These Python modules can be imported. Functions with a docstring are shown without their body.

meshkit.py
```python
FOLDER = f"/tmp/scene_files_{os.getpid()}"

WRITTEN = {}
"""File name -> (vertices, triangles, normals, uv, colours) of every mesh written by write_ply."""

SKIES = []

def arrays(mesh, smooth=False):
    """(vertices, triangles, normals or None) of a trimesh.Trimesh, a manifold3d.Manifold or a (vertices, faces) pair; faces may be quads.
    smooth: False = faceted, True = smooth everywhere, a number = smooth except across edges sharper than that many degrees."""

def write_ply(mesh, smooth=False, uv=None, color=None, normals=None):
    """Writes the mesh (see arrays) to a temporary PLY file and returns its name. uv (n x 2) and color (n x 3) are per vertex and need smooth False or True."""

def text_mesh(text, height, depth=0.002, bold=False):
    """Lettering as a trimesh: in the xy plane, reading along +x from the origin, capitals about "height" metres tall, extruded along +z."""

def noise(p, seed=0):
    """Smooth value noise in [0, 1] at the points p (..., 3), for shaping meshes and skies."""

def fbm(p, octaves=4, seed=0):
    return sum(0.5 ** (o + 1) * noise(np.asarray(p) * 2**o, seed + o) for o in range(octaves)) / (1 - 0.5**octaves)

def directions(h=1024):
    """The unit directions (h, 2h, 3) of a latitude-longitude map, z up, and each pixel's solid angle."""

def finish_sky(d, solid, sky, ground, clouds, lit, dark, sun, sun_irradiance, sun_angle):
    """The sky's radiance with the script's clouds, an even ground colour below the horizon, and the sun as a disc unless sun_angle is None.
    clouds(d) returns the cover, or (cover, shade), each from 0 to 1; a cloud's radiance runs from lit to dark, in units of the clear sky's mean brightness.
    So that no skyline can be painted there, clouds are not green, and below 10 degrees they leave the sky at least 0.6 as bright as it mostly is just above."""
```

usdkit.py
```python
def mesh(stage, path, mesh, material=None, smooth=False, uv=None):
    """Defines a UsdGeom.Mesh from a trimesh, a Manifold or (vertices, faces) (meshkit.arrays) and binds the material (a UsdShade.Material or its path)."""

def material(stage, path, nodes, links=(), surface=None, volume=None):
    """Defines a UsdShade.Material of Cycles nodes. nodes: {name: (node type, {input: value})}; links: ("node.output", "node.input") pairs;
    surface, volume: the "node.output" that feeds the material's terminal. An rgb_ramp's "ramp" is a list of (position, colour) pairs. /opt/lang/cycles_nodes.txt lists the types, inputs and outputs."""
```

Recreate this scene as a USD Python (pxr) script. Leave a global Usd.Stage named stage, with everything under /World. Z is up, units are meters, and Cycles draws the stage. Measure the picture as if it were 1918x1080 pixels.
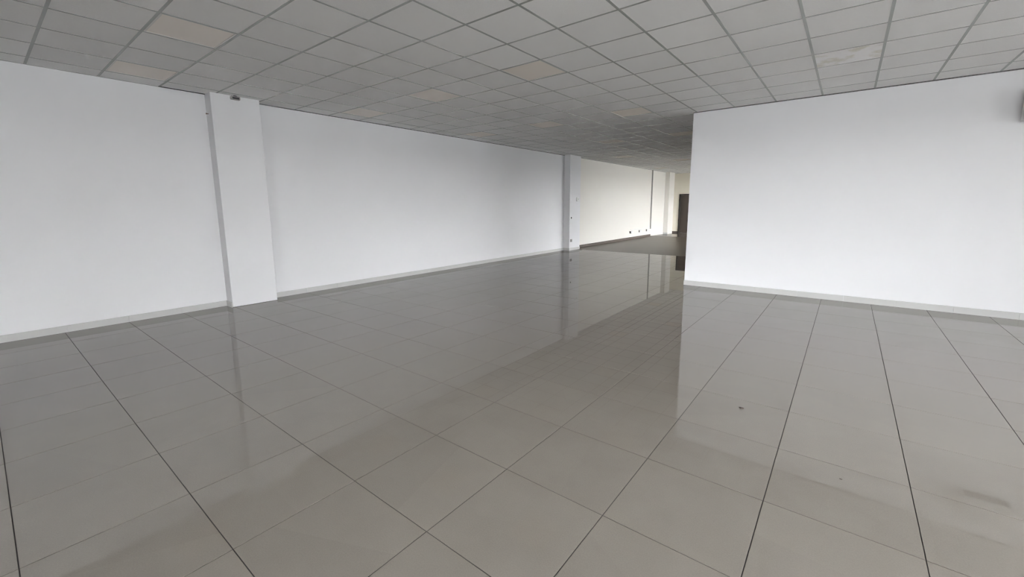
import math, random
import numpy as np
import trimesh
import usdkit
from pxr import Usd, UsdGeom, UsdLux, UsdShade, Gf, Sdf

random.seed(7)
stage = Usd.Stage.CreateInMemory()
UsdGeom.SetStageUpAxis(stage, 'Z')
UsdGeom.SetStageMetersPerUnit(stage, 1.0)
UsdGeom.Xform.Define(stage, '/World')
UsdGeom.Scope.Define(stage, '/World/Looks')

# ------------------------------------------------------------------ camera
CAM_Z = 1.50
YAW, PITCH, ROLL = 2.2435, -0.1527, -0.0075
F_PX, SHIFT_X, SHIFT_Y, W_PX, H_PX = 793.2, -7.35, -32.66, 1918.0, 1080.0
APERTURE = 36.0
fwd = np.array([math.cos(PITCH) * math.cos(YAW), math.cos(PITCH) * math.sin(YAW), math.sin(PITCH)])
right0 = np.array([math.sin(YAW), -math.cos(YAW), 0.0])
up0 = np.cross(right0, fwd)
right = math.cos(ROLL) * right0 + math.sin(ROLL) * up0
up = -math.sin(ROLL) * right0 + math.cos(ROLL) * up0
cam = UsdGeom.Camera.Define(stage, '/World/camera')
cam.AddTransformOp().Set(Gf.Matrix4d(*right, 0, *up, 0, *(-fwd), 0, 0, 0, CAM_Z, 1))
cam.CreateHorizontalApertureAttr(APERTURE)
cam.CreateVerticalApertureAttr(APERTURE * H_PX / W_PX)
cam.CreateFocalLengthAttr(APERTURE * F_PX / W_PX)
cam.CreateHorizontalApertureOffsetAttr(-SHIFT_X / W_PX * APERTURE)
cam.CreateVerticalApertureOffsetAttr(SHIFT_Y / W_PX * APERTURE)
cam.CreateClippingRangeAttr(Gf.Vec2f(0.05, 500.0))
cam.CreateExposureAttr(0.0)

# ------------------------------------------------------------------ daylight
sky = UsdLux.DomeLight.Define(stage, '/World/sky')
sky.CreateIntensityAttr(34.0)
haze = usdkit.material(stage, '/World/Looks/hazy_sky', {          # an even white haze, a little brighter towards the horizon
    'tc': ('texture_coordinate', {}),
    'sx': ('separate_xyz', {}),
    'mr': ('map_range', {'from_min': -1.0, 'from_max': 1.0}),
    'r': ('rgb_ramp', {'ramp': [(0.0, (0, 0, 0)), (0.498, (0, 0, 0)), (0.5, (0.985, 0.98, 1.02)), (0.65, (0.90, 0.92, 0.99)), (1.0, (0.55, 0.60, 0.70))]}),
    'b': ('background_shader', {'strength': 1.0}),
}, [('tc.generated', 'sx.vector'), ('sx.z', 'mr.value'), ('mr.result', 'r.fac'), ('r.color', 'b.color')], surface='b.background')
UsdShade.MaterialBindingAPI.Apply(sky.GetPrim()).Bind(haze)

# ------------------------------------------------------------------ dimensions (metres, camera above the origin)
TILE = 0.60
CEIL = 3.119
WALL_TOP = 3.40
X_LEFT = -7.42
X_STREET = 8.0
Y_REAR, Y_RIGHT, Y_BLOCK, Y_FAR = -7.0, 8.25, 14.2, 23.6
X_STREET_FAR = 3.0
X_CORNER = -2.31
FX, FY = -1.4086, 1.1421
CX, CY = -2.8563, 2.3928
DARK0, DARK1 = 12.85, 20.6
X_PIL = -7.20
PILLARS = [(2.31, 2.96), (12.33, 13.03), (22.22, 23.0)]

# ------------------------------------------------------------------ helpers
used = {}


def numbered(path):
    n = used.get(path, 0)
    used[path] = n + 1
    return path if n == 0 else '%s_%03d' % (path, n)


def data(prim, **kv):
    for k, v in kv.items():
        if v is not None:
            prim.SetCustomDataByKey(k, v)


def obj(name, mesh, mat, parent=None, smooth=False, **kv):
    path = numbered((parent.GetPath().pathString if parent else '/World') + '/' + name)
    p = usdkit.mesh(stage, path, mesh, mat, smooth).GetPrim()
    data(p, **kv)
    return p


def thing(name, loc=(0, 0, 0), rz=0.0, **kv):
    x = UsdGeom.Xform.Define(stage, numbered('/World/' + name))
    x.AddTranslateOp().Set(Gf.Vec3d(*loc))
    if rz:
        x.AddRotateZOp().Set(rz)
    data(x.GetPrim(), **kv)
    return x.GetPrim()


def box(x0, x1, y0, y1, z0, z1):
    m = trimesh.creation.box([x1 - x0, y1 - y0, z1 - z0])
    m.apply_translation([(x0 + x1) / 2, (y0 + y1) / 2, (z0 + z1) / 2])
    return m


def cat(*ms):
    return trimesh.util.concatenate(list(ms))


def slab(x0, x1, y0, y1, z0, z1, c, cz=None, flip=False):
    """A box whose top edges (bottom edges if flip) are chamfered: c in plan, cz in height."""
    cz = c if cz is None else cz
    rings = [(0, z0), (0, z1 - cz), (c, z1)]
    v = []
    for ins, z in rings:
        v += [(x0 + ins, y0 + ins, z), (x1 - ins, y0 + ins, z), (x1 - ins, y1 - ins, z), (x0 + ins, y1 - ins, z)]
    f = [(3, 2, 1, 0), (8, 9, 10, 11)]
    for r in (0, 4):
        for k in range(4):
            a, b = r + k, r + (k + 1) % 4
            f.append((a, b, b + 4, a + 4))
    v = np.array(v, float)
    f = np.array(f)
    if flip:
        v[:, 2] = z0 + z1 - v[:, 2]
        f = f[:, ::-1]
    return v, np.vstack([f[:, [0, 1, 2]], f[:, [0, 2, 3]]])


def rbox(x0, x1, y0, y1, z0, z1, r=0.004):
    """A box with all its edges chamfered."""
    import manifold3d as m3
    pts = []
    for sx in (0, 1):
        for sy in (0, 1):
            for sz in (0, 1):
                px, py, pz = (x1 if sx else x0), (y1 if sy else y0), (z1 if sz else z0)
                ix, iy, iz = px + (-r if sx else r), py + (-r if sy else r), pz + (-r if sz else r)
                pts += [(px, iy, iz), (ix, py, iz), (ix, iy, pz)]
    m = m3.Manifold.hull_points(np.array(pts, np.float64)).to_mesh()
    return trimesh.Trimesh(m.vert_properties[:, :3], m.tri_verts, process=False)


def project(P):
    c = (np.asarray(P, float) - [0, 0, CAM_Z]) @ np.array([right, up, fwd]).T
    z = np.maximum(c[:, 2], 1e-3)
    return np.stack([W_PX / 2 + SHIFT_X + F_PX * c[:, 0] / z, H_PX / 2 + SHIFT_Y - F_PX * c[:, 1] / z], 1), c[:, 2]


def seen_area(x0, x1, y0, y1, z):
    """Roughly how large a flat piece shows in the photograph (used only to choose which pieces are parts of their own)."""
    P, d = project([(x0, y0, z), (x1, y0, z), (x1, y1, z), (x0, y1, z)])
    if d.min() < 0.15:
        return 0.0
    inside = (P[:, 0] > 0) & (P[:, 0] < W_PX) & (P[:, 1] > 0) & (P[:, 1] < H_PX)
    if not inside.any():
        return 0.0
    a, b = P[2] - P[0], P[3] - P[1]
    return abs(a[0] * b[1] - a[1] * b[0]) / 2


# ------------------------------------------------------------------ materials
L = '/World/Looks/'


def plain(name, colour, rough=0.5, **more):
    return usdkit.material(stage, L + name, {'p': ('principled_bsdf', {'base_color': colour, 'roughness': rough, **more})}, surface='p.BSDF')


def paint(name, colour, var=0.03, rough=0.55):
    dark = tuple(c * (1 - var) for c in colour)
    return usdkit.material(stage, L + name, {
        'g': ('geometry', {}),
        'n': ('noise_texture', {'scale': 0.9, 'detail': 5.0, 'roughness': 0.6}),
        'm': ('mix_color', {'a': dark, 'b': colour}),
        'f': ('noise_texture', {'scale': 220.0, 'detail': 2.0}),
        'b': ('bump', {'strength': 0.12, 'distance': 0.002}),
        'p': ('principled_bsdf', {'roughness': rough, 'specular_ior_level': 0.3}),
    }, [('g.position', 'n.vector'), ('n.fac', 'm.fac'), ('m.result', 'p.base_color'),
        ('g.position', 'f.vector'), ('f.fac', 'b.height'), ('b.normal', 'p.normal')], surface='p.BSDF')


M = {}
M['wall'] = paint('white_wall_paint', (0.88, 0.875, 0.885))
M['end_wall_lit'] = paint('end_wall_warm_light_tint', (0.93, 0.88, 0.755))  # the warm, brighter light at the far end is put into this colour
M['far_left'] = paint('far_wall_warm_light_tint', (0.88, 0.85, 0.79))  # white wall tinted to stand in for the warm far daylight
M['pillar'] = paint('pillar_paint', (0.88, 0.875, 0.885))

# polished porcelain: faint clouding, a tone of its own for every tile, a nearly mirror-like glaze
M['tile'] = usdkit.material(stage, L + 'polished_porcelain', {
    'g': ('geometry', {}),
    'off': ('vector_math', {'math_type': 'subtract', 'vector2': (FX, FY, 0.0)}),
    'sc': ('vector_math', {'math_type': 'multiply', 'vector2': (1 / TILE, 1 / TILE, 0.0)}),
    'fl': ('vector_math', {'math_type': 'floor'}),
    'w': ('white_noise_texture', {'dimensions': '3D'}),
    'n1': ('noise_texture', {'scale': 3.2, 'detail': 6.0, 'roughness': 0.62}),
    'n2': ('noise_texture', {'scale': 160.0, 'detail': 2.0}),
    'm1': ('mix_color', {'a': (0.153, 0.1345, 0.1145), 'b': (0.186, 0.167, 0.145)}),
    'r2': ('map_range', {'from_min': 0.3, 'from_max': 0.7, 'to_min': 0.95, 'to_max': 1.04}),
    'r3': ('map_range', {'from_min': 0.0, 'from_max': 1.0, 'to_min': 0.965, 'to_max': 1.03}),
    'mul': ('math', {'math_type': 'multiply'}),
    'm2': ('vector_math', {'math_type': 'scale'}),
    'n3': ('noise_texture', {'scale': 1.7, 'detail': 4.0, 'roughness': 0.6}),
    'rr': ('map_range', {'from_min': 0.3, 'from_max': 0.75, 'to_min': 0.0, 'to_max': 0.035, 'clamp': True}),
    'p': ('principled_bsdf', {'ior': 1.95}),
}, [('g.position', 'off.vector1'), ('off.vector', 'sc.vector1'), ('sc.vector', 'fl.vector1'), ('fl.vector', 'w.vector'),
    ('g.position', 'n1.vector'), ('g.position', 'n2.vector'), ('n1.fac', 'm1.fac'), ('n2.fac', 'r2.value'), ('w.value', 'r3.value'),
    ('r2.result', 'mul.value1'), ('r3.result', 'mul.value2'), ('m1.result', 'm2.vector1'), ('mul.value', 'm2.scale'),
    ('m2.vector', 'p.base_color'), ('g.position', 'n3.vector'), ('n3.fac', 'rr.value'), ('rr.result', 'p.roughness')], surface='p.BSDF')
M['grout'] = plain('dark_grout', (0.035, 0.030, 0.027), 0.9)
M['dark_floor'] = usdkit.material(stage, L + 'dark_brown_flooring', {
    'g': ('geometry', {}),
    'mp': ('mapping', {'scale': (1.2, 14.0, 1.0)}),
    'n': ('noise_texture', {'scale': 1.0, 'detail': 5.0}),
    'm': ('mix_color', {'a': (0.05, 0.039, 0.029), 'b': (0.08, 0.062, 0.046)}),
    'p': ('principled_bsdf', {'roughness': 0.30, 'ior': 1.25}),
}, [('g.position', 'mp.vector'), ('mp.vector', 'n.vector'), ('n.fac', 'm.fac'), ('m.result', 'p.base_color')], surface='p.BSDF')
M['base'] = plain('grey_skirting_tile', (0.58, 0.575, 0.56), 0.25)
M['dark_base'] = plain('brown_skirting', (0.065, 0.052, 0.043), 0.35)


def fibre(name, colour, lo=0.96, hi=1.03):
    return usdkit.material(stage, L + name, {
        'g': ('geometry', {}),
        'off': ('vector_math', {'math_type': 'subtract', 'vector2': (CX, CY, 0.0)}),
        'sc': ('vector_math', {'math_type': 'multiply', 'vector2': (1 / TILE, 1 / 0.6015, 0.0)}),
        'fl': ('vector_math', {'math_type': 'floor'}),
        'w': ('white_noise_texture', {'dimensions': '3D'}),
        'r': ('map_range', {'to_min': lo, 'to_max': hi}),
        'n': ('noise_texture', {'scale': 260.0, 'detail': 2.0}),
        'r2': ('map_range', {'from_min': 0.35, 'from_max': 0.65, 'to_min': 0.94, 'to_max': 1.03}),
        'mul': ('math', {'math_type': 'multiply'}),
        'm': ('vector_math', {'math_type': 'scale', 'vector1': colour}),
        'b': ('bump', {'strength': 0.25, 'distance': 0.002}),
        'p': ('principled_bsdf', {'roughness': 0.85, 'specular_ior_level': 0.2}),
    }, [('g.position', 'off.vector1'), ('off.vector', 'sc.vector1'), ('sc.vector', 'fl.vector1'), ('fl.vector', 'w.vector'), ('w.value', 'r.value'),
        ('g.position', 'n.vector'), ('n.fac', 'r2.value'), ('r.result', 'mul.value1'), ('r2.result', 'mul.value2'), ('mul.value', 'm.scale'),
        ('m.vector', 'p.base_color'), ('n.fac', 'b.height'), ('b.normal', 'p.normal')], surface='p.BSDF')


M['fibre'] = fibre('mineral_fibre_tile', (0.83, 0.825, 0.81))
M['stained'] = usdkit.material(stage, L + 'stained_fibre_tile', {
    'g': ('geometry', {}),
    'n': ('noise_texture', {'scale': 6.5, 'detail': 4.0, 'roughness': 0.55}),
    'r': ('rgb_ramp', {'ramp': [(0.0, (0.62, 0.59, 0.52)), (0.38, (0.74, 0.72, 0.65)), (0.50, (0.95, 0.94, 0.93)), (1.0, (0.96, 0.95, 0.95))]}),
    'p': ('principled_bsdf', {'roughness': 0.8, 'specular_ior_level': 0.2}),
}, [('g.position', 'n.vector'), ('n.fac', 'r.fac'), ('r.color', 'p.base_color')], surface='p.BSDF')
M['bar'] = plain('grid_bar_paint', (0.30, 0.31, 0.29), 0.30, ior=1.45)
M['void'] = plain('ceiling_void', (0.03, 0.03, 0.03), 0.9)  # near-black tone standing for the unlit space above the tiles
M['trim'] = plain('dark_shadow_gap', (0.08, 0.08, 0.08), 0.6)  # dark tone painted for the shade between wall and ceiling
M['panel'] = plain('cream_diffuser', (0.84, 0.77, 0.69), 0.33)
M['panel_frame'] = plain('light_panel_frame', (0.62, 0.60, 0.56), 0.4)
M['door'] = usdkit.material(stage, L + 'dark_brown_door', {
    'g': ('geometry', {}),
    'mp': ('mapping', {'scale': (30.0, 30.0, 1.5)}),
    'n': ('noise_texture', {'scale': 1.0, 'detail': 4.0}),
    'm': ('mix_color', {'a': (0.028, 0.020, 0.015), 'b': (0.055, 0.040, 0.030)}),
    'p': ('principled_bsdf', {'roughness': 0.4}),
}, [('g.position', 'mp.vector'), ('mp.vector', 'n.vector'), ('n.fac', 'm.fac'), ('m.result', 'p.base_color')], surface='p.BSDF')
M['door_frame'] = plain('black_door_frame', (0.014, 0.011, 0.009), 0.45)
M['metal'] = plain('brushed_steel', (0.55, 0.55, 0.55), 0.3, metallic=1.0)
M['white_plastic'] = plain('white_plastic', (0.88, 0.88, 0.86), 0.35)
M['pale_plastic'] = plain('pale_grey_plastic', (0.68, 0.68, 0.66), 0.4)
M['grey_plastic'] = plain('grey_plastic', (0.33, 0.32, 0.30), 0.45)
M['dark_plastic'] = plain('dark_plastic', (0.035, 0.037, 0.04), 0.4)
M['unit'] = plain('box_unit_paint', (0.72, 0.72, 0.71), 0.45)
M['alu'] = plain('window_aluminium', (0.45, 0.45, 0.45), 0.35, metallic=0.6)
M['concrete'] = paint('pavement_concrete', (0.80, 0.785, 0.755), 0.06, 0.9)
M['nail'] = plain('rusty_brown', (0.16, 0.09, 0.07), 0.6)
M['debris'] = plain('dark_grit', (0.05, 0.035, 0.03), 0.8)
M['glass'] = usdkit.material(stage, L + 'window_glass', {
    'f': ('fresnel', {'IOR': 1.45}),
    't': ('transparent_bsdf', {'color': (0.97, 0.98, 0.97)}),
    'g': ('glossy_bsdf', {'color': (1, 1, 1), 'roughness': 0.0}),
    'm': ('mix_closure', {}),
}, [('f.fac', 'm.fac'), ('t.BSDF', 'm.closure1'), ('g.BSDF', 'm.closure2')], surface='m.closure')

# ------------------------------------------------------------------ outside
obj('pavement', cat(box(X_STREET + 0.02, 400, -400, 400, -0.22, -0.02), box(-400, X_STREET + 0.02, -400, Y_REAR - 0.22, -0.22, -0.02),
                    box(X_STREET_FAR + 0.02, X_STREET + 0.02, Y_BLOCK, 400, -0.22, -0.02)), M['concrete'], kind='structure')

# ------------------------------------------------------------------ walls
S = dict(kind='structure')
obj('wall_left', box(X_LEFT - 0.2, X_LEFT, Y_REAR - 0.2, 13.03, -0.1, WALL_TOP), M['wall'], **S)
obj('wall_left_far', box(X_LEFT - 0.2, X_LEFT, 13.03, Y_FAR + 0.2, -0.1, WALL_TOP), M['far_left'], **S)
obj('wall_right', box(X_CORNER, X_STREET, Y_RIGHT, Y_BLOCK, -0.1, WALL_TOP), M['wall'], **S)
HEAD = 2.85
REAR = [(1.2, 6.0)]
WIN = [(-2.0, 3.0), (7.0, 7.9)]
WIN_FAR = [(16.8, 23.55)]


def pierced(a, b, holes):
    """(from, to, bottom, top) of the pieces of a wall from a to b with openings of height HEAD."""
    at, out = a, []
    for h0, h1 in holes:
        out += [(at, h0, -0.1, WALL_TOP), (h0, h1, HEAD, WALL_TOP)]
        at = h1
    return out + [(at, b, -0.1, WALL_TOP)]


obj('wall_rear', cat(*[box(p, q, Y_REAR - 0.2, Y_REAR, z0, z1) for p, q, z0, z1 in pierced(X_LEFT, X_STREET - 0.2, REAR)]), M['wall'], **S)
DX0, DX1, DZ = -7.10, -6.16, 2.05
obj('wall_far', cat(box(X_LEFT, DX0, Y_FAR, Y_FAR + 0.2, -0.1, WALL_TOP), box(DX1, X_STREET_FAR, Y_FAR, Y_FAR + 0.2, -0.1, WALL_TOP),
                    box(DX0, DX1, Y_FAR, Y_FAR + 0.2, DZ, WALL_TOP)), M['end_wall_lit'], **S)
obj('wall_street', cat(*[box(X_STREET - 0.2, X_STREET, p, q, z0, z1) for p, q, z0, z1 in pierced(Y_REAR - 0.2, Y_RIGHT, WIN)]), M['wall'], **S)
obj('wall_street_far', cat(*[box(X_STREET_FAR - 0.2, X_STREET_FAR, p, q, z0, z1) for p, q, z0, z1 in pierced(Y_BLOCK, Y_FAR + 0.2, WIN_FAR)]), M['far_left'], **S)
for k, (a, b) in enumerate(WIN + WIN_FAR + REAR):
    if k < len(WIN + WIN_FAR):
        w = thing('window_%d' % (k + 1), ((X_STREET if k < len(WIN) else X_STREET_FAR) - 0.1, 0, 0), **S)
    else:
        w = thing('window_%d' % (k + 1), (0, Y_REAR - 0.1, 0), -90.0, **S)
    n = max(1, round((b - a) / 1.75))
    for i in range(n + 1):
        y = a + (b - a) * i / n
        y = min(max(y, a + 0.03), b - 0.03)
        obj('mullion', box(-0.04, 0.04, y - 0.03, y + 0.03, 0, HEAD), M['alu'], w)
    for z in (0.03, HEAD - 0.03):
        obj('rail', box(-0.035, 0.035, a, b, z - 0.03, z + 0.03), M['alu'], w)
    for i in range(n):
        y0, y1 = a + (b - a) * i / n, a + (b - a) * (i + 1) / n
        obj('pane', box(-0.004, 0.004, y0 + 0.03, y1 - 0.03, 0.06, HEAD - 0.06), M['glass'], w)

# ------------------------------------------------------------------ floor: porcelain tiles with open joints, and the dark strip
floor = thing('floor', **S)
obj('grout_bed', box(X_LEFT - 0.02, X_STREET - 0.02, Y_REAR - 0.02, Y_FAR + 0.02, -0.10, -0.0018), M['grout'], floor)
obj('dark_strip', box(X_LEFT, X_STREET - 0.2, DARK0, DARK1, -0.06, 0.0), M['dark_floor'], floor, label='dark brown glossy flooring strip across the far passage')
GAP = 0.0022
pieces = []
for i in range(-12, 17):
    for j in range(-15, 40):
        x0, y0 = FX + i * TILE, FY + j * TILE
        x1, y1 = x0 + TILE, y0 + TILE
        x0, x1 = max(x0, X_LEFT), min(x1, (X_STREET if y1 < Y_BLOCK else X_STREET_FAR) - 0.2)
        y0, y1 = max(y0, Y_REAR), min(y1, Y_FAR)
        if y0 < DARK0 < y1:
            y1 = DARK0
        if y0 < DARK1 < y1:
            y0 = DARK1
        cx, cy = (x0 + x1) / 2, (y0 + y1) / 2
        if x1 - x0 < 0.02 or y1 - y0 < 0.02 or DARK0 < cy < DARK1:
            continue
        if x0 > X_CORNER + 0.02 and Y_RIGHT + 0.02 < y0 and y1 < Y_BLOCK:
            continue
        if x0 > X_CORNER and y0 < Y_RIGHT < y1:
            y1 = Y_RIGHT
        if y0 > Y_RIGHT and y1 < Y_BLOCK and x0 < X_CORNER < x1:
            x1 = X_CORNER
        pieces.append((x0 + GAP, x1 - GAP, y0 + GAP, y1 - GAP))
rng = random.Random(3)
made = []
for (x0, x1, y0, y1) in pieces:
    v, f = slab(x0, x1, y0, y1, -0.010, 0.0, 0.0003, 0.0003)
    tx, ty = rng.gauss(0, 0.0004), rng.gauss(0, 0.0004)
    v = v.copy()
    v[:, 2] += (v[:, 0] - (x0 + x1) / 2) * tx + (v[:, 1] - (y0 + y1) / 2) * ty
    made.append((seen_area(x0, x1, y0, y1, 0.0), v, f))
made.sort(key=lambda t: -t[0])
near = [t for t in made[:290] if t[0] > 60]
for a, v, f in near:
    obj('tile', (v, f), M['tile'], floor)
obj('tile_field', cat(*[trimesh.Trimesh(v, f, process=False) for a, v, f in made[len(near):]]), M['tile'], floor, kind='stuff')

# ------------------------------------------------------------------ ceiling: mineral tiles lying in a T-bar grid
PY = 0.6015
PANELS = [(-7, -2), (-4, -2), (-7, 3), (-4, 3), (-1, 3), (-7, 8), (-4, 8), (-1, 8), (-4, 13), (-1, 13), (-6, 19), (-4, 23), (-7, 28)]
STAIN = (4, 6)
ceiling = thing('ceiling', **S)
obj('deck', box(X_LEFT - 0.2, X_STREET + 0.1, Y_REAR - 0.2, Y_FAR + 0.2, WALL_TOP, WALL_TOP + 0.1), M['void'], ceiling)


def in_room(x, y):
    return not (x > X_CORNER and Y_RIGHT < y < Y_BLOCK)


made = []
for i in range(-8, 20):
    for j in range(-17, 37):
        x0, y0 = CX + i * TILE, CY + j * PY
        x1, y1 = x0 + TILE, y0 + PY
        x0, x1 = max(x0, X_LEFT), min(x1, (X_STREET if y1 < Y_BLOCK else X_STREET_FAR) - 0.2)
        y0, y1 = max(y0, Y_REAR), min(y1, Y_FAR)
        if x1 - x0 < 0.03 or y1 - y0 < 0.03 or (i, j) in PANELS:
            continue
        if x0 > X_CORNER + 0.02 and Y_RIGHT + 0.02 < y0 and y1 < Y_BLOCK:
            continue
        if x0 > X_CORNER and y0 < Y_RIGHT < y1:
            y1 = Y_RIGHT
        if y0 > Y_RIGHT and y1 < Y_BLOCK and x0 < X_CORNER < x1:
            x1 = X_CORNER
        if x0 < X_LEFT + 0.01 and 1.7 < (y0 + y1) / 2 < 2.2:
            x0 += 0.035                                   # the tile left of the first pillar is cut short of the wall
        v, f = slab(x0 + 0.004, x1 - 0.004, y0 + 0.004, y1 - 0.004, CEIL + 0.0015, CEIL + 0.016, 0.0008, flip=True)
        made.append((seen_area(x0, x1, y0, y1, CEIL), (i, j), v, f))
made.sort(key=lambda t: -t[0])
near = [t for t in made[:290] if t[0] > 40]
for a, ij, v, f in near:
    if ij == STAIN:
        obj('ceiling_tile', (v, f), M['stained'], ceiling, label='bright white ceiling tile with brownish water stains')
    else:
        obj('ceiling_tile', (v, f), M['fibre'], ceiling)
obj('tile_field', cat(*[trimesh.Trimesh(v, f, process=False) for a, ij, v, f in made[len(near):]]), M['fibre'], ceiling, kind='stuff')
HB = 0.012
for i in range(-7, 18):
    x = CX + i * TILE
    spans = [(Y_REAR, Y_FAR)] if x < X_CORNER else [(Y_REAR, Y_RIGHT), (Y_BLOCK, Y_FAR)] if x < X_STREET_FAR - 0.2 else [(Y_REAR, Y_RIGHT)]
    for a, b in spans:
        obj('grid_bar', slab(x - HB, x + HB, a, b, CEIL, CEIL + 0.03, 0.0002, flip=True), M['bar'], ceiling)
for j in range(-15, 36):
    y = CY + j * PY
    a, b = X_LEFT, X_STREET - 0.2 if y < Y_RIGHT else X_CORNER if y < Y_BLOCK else X_STREET_FAR - 0.2
    obj('cross_bar', slab(a, b, y - HB, y + HB, CEIL + 0.0003, CEIL + 0.028, 0.0002, flip=True), M['bar'], ceiling)

# edge trim at the wall tops, with dark strips painted for the shadow gap
TH = 0.010
obj('trim_1', cat(box(X_LEFT, X_LEFT + 0.012, Y_REAR, 1.78, CEIL - 0.002, CEIL + 0.02)), M['bar'], **S)
obj('trim_5', box(X_LEFT, X_LEFT + 0.034, 1.78, PILLARS[0][0], CEIL - 0.001, CEIL + 0.02), M['void'], **S)  # dark strip painting in the shade of the open gap
obj('trim_2', box(X_LEFT, X_LEFT + 0.010, PILLARS[0][1], PILLARS[1][0], CEIL - TH, CEIL + 0.02), M['trim'], **S)
obj('trim_3', box(X_CORNER - 0.004, X_STREET - 0.2, Y_RIGHT - 0.010, Y_RIGHT, CEIL - 0.012, CEIL + 0.02), M['trim'], **S)
obj('trim_4', box(X_LEFT, X_LEFT + 0.010, PILLARS[1][1], PILLARS[2][0], CEIL - 0.006, CEIL + 0.02), M['bar'], **S)

# ------------------------------------------------------------------ skirting
BH, BT = 0.085, 0.011


def skirt(name, x0, x1, y0, y1, mat='base', h=BH):
    """Runs of skirting tiles, 0.6 m long, along x or y."""
    t = thing(name, **S)
    along_y = (y1 - y0) > (x1 - x0)
    a, b = (y0, y1) if along_y else (x0, x1)
    n = max(1, round((b - a) / TILE))
    for k in range(n):
        p, q = a + (b - a) * k / n + 0.0008, a + (b - a) * (k + 1) / n - 0.0008
        obj('skirting_tile', slab(*((x0, x1, p, q) if along_y else (p, q, y0, y1)), 0.0, h, 0.003), M[mat], t)


skirt('baseboard_left', X_LEFT, X_LEFT + BT, Y_REAR, PILLARS[0][0])
skirt('baseboard_left_middle', X_LEFT, X_LEFT + BT, PILLARS[0][1] + 0.0, PILLARS[1][0])
skirt('baseboard_left_far', X_LEFT, X_LEFT + BT, PILLARS[1][1] + 0.02, 20.4, 'dark_base', 0.095)
skirt('baseboard_right', X_CORNER - 0.008, X_STREET - 0.2, Y_RIGHT - BT, Y_RIGHT, h=0.09)
skirt('baseboard_far', X_LEFT, DX0, Y_FAR - BT, Y_FAR, 'dark_base', 0.08)

# ------------------------------------------------------------------ pillars
plabels = ['white rectangular pillar nearest the camera, running from floor to ceiling on the left wall',
           'white pillar with switches at the end of the left wall, where the dark floor begins',
           'narrow sunlit white pillar at the far end of the passage, just left of the door']
for k, (a, b) in enumerate(PILLARS):
    t = thing('pillar', (X_LEFT, (a + b) / 2, 0), label=plabels[k], category='pillar')
    d, hw = X_PIL - X_LEFT, (b - a) / 2
    obj('shaft', rbox(-0.02, d, -hw, hw, 0.004 if k == 0 else 0.0, WALL_TOP - 0.02, 0.004), M['pillar'] if k < 2 else M['far_left'], t)  # the far shaft takes the tint that stands in for warm light
    if k == 0:
        obj('skirting', slab(0.01, d - 0.004, -hw - BT, -hw, 0, BH, 0.003), M['base'], t)
    elif k == 1:
        obj('skirting', slab(0.01, d + BT, -hw - BT, -hw, 0, BH, 0.003), M['base'], t)
        obj('skirting', slab(d, d + BT, -hw, hw, 0, BH, 0.003), M['base'], t)
    else:
        obj('skirting', slab(0.01, d + BT, -hw - BT, -hw, 0, 0.08, 0.003), M['base'], t)

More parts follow.
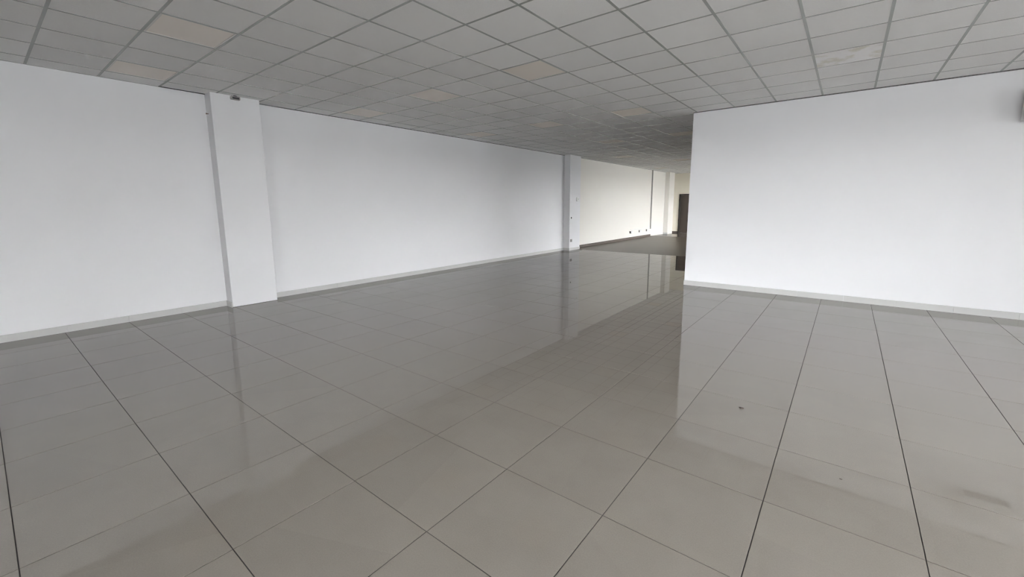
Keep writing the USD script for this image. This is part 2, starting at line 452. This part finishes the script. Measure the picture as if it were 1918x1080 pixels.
# ------------------------------------------------------------------ unlit light panels set in the ceiling grid
pl = {(-7, -2): 'cream square light panel, switched off, by the left wall nearest the camera',
      (-4, -2): 'cream square light panel, switched off, at upper left of the ceiling near the picture edge',
      (-7, 3): 'cream light panel, switched off, along the left wall between the first two pillars',
      (-4, 3): 'cream light panel, switched off, second from the left wall past the first pillar',
      (-1, 3): 'cream beige light panel, switched off, in the middle of the ceiling',
      (-7, 8): 'faint cream light panel, switched off, close to the left wall before the second pillar',
      (-4, 8): 'cream light panel, switched off, over the entrance of the passage, left of its pair',
      (-1, 8): 'cream light panel, switched off, just left of the right wall corner at the ceiling',
      (-4, 13): 'pale light panel on the shaded passage ceiling above the second pillar',
      (-1, 13): 'pale light panel on the shaded passage ceiling beside the corner of the right wall',
      (-6, 19): 'pale light panel on the passage ceiling close to the far left wall',
      (-4, 23): 'pale light panel deep in the passage, half hidden by the right wall corner',
      (-7, 28): 'farthest pale light panel, on the passage ceiling near the conduit'}
for (i, j) in PANELS:
    x, y = CX + (i + 0.5) * TILE, CY + (j + 0.5) * PY
    t = thing('ceiling_light', (x, y, CEIL + 0.0015), label=pl[(i, j)], category='ceiling light', group='square light panels in the ceiling grid')
    o, n = 0.296, 0.272
    if i == -7:
        xl = max(-o, X_LEFT - x + 0.004)
    else:
        xl = -o
    ring = cat(box(xl, o, -o, -n, 0, 0.03), box(xl, o, n, o, 0, 0.03), box(xl, xl + 0.024, -n, n, 0, 0.03), box(n, o, -n, n, 0, 0.03))
    obj('frame', ring, M['panel_frame'], t)
    obj('diffuser', slab(xl + 0.024, n, -n, n, 0.002, 0.012, 0.001, flip=True), M['panel'], t)

# ------------------------------------------------------------------ door at the far end
d = thing('door_1', (DX0, Y_FAR, 0), **S)
w = DX1 - DX0
obj('frame_side', rbox(0.0, 0.075, -0.02, 0.16, 0, DZ, 0.003), M['door_frame'], d)
obj('frame_side', rbox(w - 0.075, w, -0.02, 0.16, 0, DZ, 0.003), M['door_frame'], d)
obj('frame_top', rbox(0.075, w - 0.075, -0.02, 0.16, DZ - 0.06, DZ, 0.003), M['door_frame'], d)
obj('door_leaf', rbox(0.078, w - 0.078, 0.02, 0.065, 0.008, DZ - 0.063, 0.003), M['door'], d)
obj('door_panel', slab(0.17, w - 0.17, 0.012, 0.022, 0.18, DZ - 0.2, 0.004), M['door'], d)
hd = cat(box(w - 0.16, w - 0.125, 0.008, 0.022, 0.93, 1.15), box(w - 0.155, w - 0.13, -0.04, 0.012, 1.05, 1.07), box(w - 0.26, w - 0.13, -0.045, -0.028, 1.05, 1.07))
obj('door_handle', hd, M['metal'], d)

# ------------------------------------------------------------------ small fixtures
t = thing('motion_sensor', (X_PIL, 2.62, CEIL), label='small dark grey sensor box under the ceiling at the top of the nearest pillar', category='sensor')
obj('body', rbox(0.002, 0.055, -0.062, 0.062, -0.058, -0.012, 0.008), M['grey_plastic'], t)
obj('mount', box(0.015, 0.04, -0.02, 0.02, -0.014, 0.0), M['dark_plastic'], t)
obj('lens', rbox(0.05, 0.062, -0.045, 0.045, -0.05, -0.022, 0.005), M['dark_plastic'], t)

py = (PILLARS[1][0] + PILLARS[1][1]) / 2
t = thing('control_panel', (X_PIL, 12.84, 1.70), label='white rectangular control plate high on the second pillar', category='control panel')
obj('plate', rbox(0.0, 0.022, -0.085, 0.085, -0.065, 0.065, 0.004), M['white_plastic'], t)
obj('display', box(0.020, 0.0235, -0.035, 0.05, -0.02, 0.03), M['pale_plastic'], t)
t = thing('light_switch', (X_PIL, 12.46, 1.09), label='small light switch on the second pillar below the white control plate', category='light switch')
obj('plate', rbox(0.0, 0.012, -0.06, 0.06, -0.04, 0.04, 0.003), M['white_plastic'], t)
obj('rocker', slab(0.010, 0.018, -0.058, -0.018, -0.028, 0.028, 0.002), M['dark_plastic'], t)
t = thing('wall_socket', (X_PIL, 12.44, 0.33), label='grey wall socket low on the second pillar above the skirting', category='wall socket')
obj('plate', rbox(0.0, 0.012, -0.06, 0.06, -0.045, 0.045, 0.003), M['grey_plastic'], t)
obj('insert', rbox(0.010, 0.016, -0.03, 0.03, -0.028, 0.028, 0.003), M['grey_plastic'], t)

sl = ['first white surface socket box low on the far wall, with a dark plug, farthest left',
      'middle white surface socket box low on the far wall in a row of three',
      'last white surface socket box low on the far wall, right below the conduit']
for k, y in enumerate((18.05, 19.05, 19.95)):
    t = thing('wall_socket', (X_LEFT, y, 0.31), label=sl[k], category='wall socket', group='white socket boxes low on the far wall')
    obj('box', rbox(0.0, 0.06, -0.13, 0.13, -0.05, 0.05, 0.005), M['white_plastic'], t)
    for q in (-0.065, 0.065):
        obj('outlet', rbox(0.058, 0.063, q - 0.03, q + 0.03, -0.03, 0.03, 0.002), M['white_plastic'], t)
    obj('shaded_end', rbox(0.002, 0.058, -0.142, -0.129, -0.046, 0.046, 0.003), M['grey_plastic'], t)  # grey piece painting in the shaded side face of the box
    if k == 0:
        obj('plug', rbox(0.01, 0.05, -0.19, -0.14, -0.03, 0.05, 0.006), M['dark_plastic'], t)
t = thing('cable_trunking', (X_LEFT, 19.2, 0.40), label='thin white cable trunking running above the three socket boxes', category='cable trunking')
obj('channel', rbox(0.0, 0.02, -1.2, 1.12, -0.012, 0.012, 0.002), M['white_plastic'], t)
t = thing('conduit', (X_LEFT, 20.34, 0.0), label='thin grey vertical conduit on the bright far wall from ceiling to the sockets', category='conduit')
obj('pipe', rbox(0.0, 0.045, -0.03, 0.03, 0.36, CEIL, 0.004), M['grey_plastic'], t)
for z in (0.9, 1.8, 2.7):
    obj('clip', rbox(0.0, 0.05, -0.038, 0.038, z - 0.012, z + 0.012, 0.003), M['grey_plastic'], t)

t = thing('nail', (-7.335, PILLARS[0][0], 2.84), label='tiny brown nail high on the shaded side of the nearest pillar', category='nail')
nail = trimesh.creation.cylinder(0.005, 0.03, sections=10)
nail.apply_transform(trimesh.transformations.rotation_matrix(math.pi / 2, [1, 0, 0]))
nail.apply_translation([0, -0.012, 0])
head = trimesh.creation.cylinder(0.011, 0.004, sections=12)
head.apply_transform(trimesh.transformations.rotation_matrix(math.pi / 2, [1, 0, 0]))
head.apply_translation([0, -0.028, 0])
obj('shank', nail, M['nail'], t)
obj('head', head, M['nail'], t)

t = thing('wall_unit', (1.57, Y_RIGHT, 2.48), label='box-shaped unit mounted high on the right wall, cut off by the right picture edge', category='wall unit')
obj('casing', rbox(0.0, 0.48, -0.24, 0.0, 0.0, 0.36, 0.012), M['unit'], t)
obj('grille', slab(0.04, 0.44, -0.20, -0.05, -0.004, 0.004, 0.002, flip=True), M['dark_plastic'], t)
obj('front_cover', rbox(0.03, 0.45, -0.248, -0.238, 0.05, 0.33, 0.004), M['unit'], t)

r = np.random.default_rng(5)
for (x, y, s, lab) in ((-0.49, 3.39, 0.011, 'small dark crumb of dirt lying on the glossy floor tiles right of centre'),
                       (0.10, 2.80, 0.005, 'tiny dark speck on the floor at the lower right')):
    m = trimesh.creation.icosphere(2, s)
    m.vertices *= 1 + 0.25 * r.random((len(m.vertices), 1))
    m.vertices *= [1.25, 0.8, 0.3]
    m.apply_translation([0, 0, -m.bounds[0][2]])
    m.apply_translation([x, y, 0.0])
    obj('debris', m, M['debris'], None, True, label=lab, category='debris')
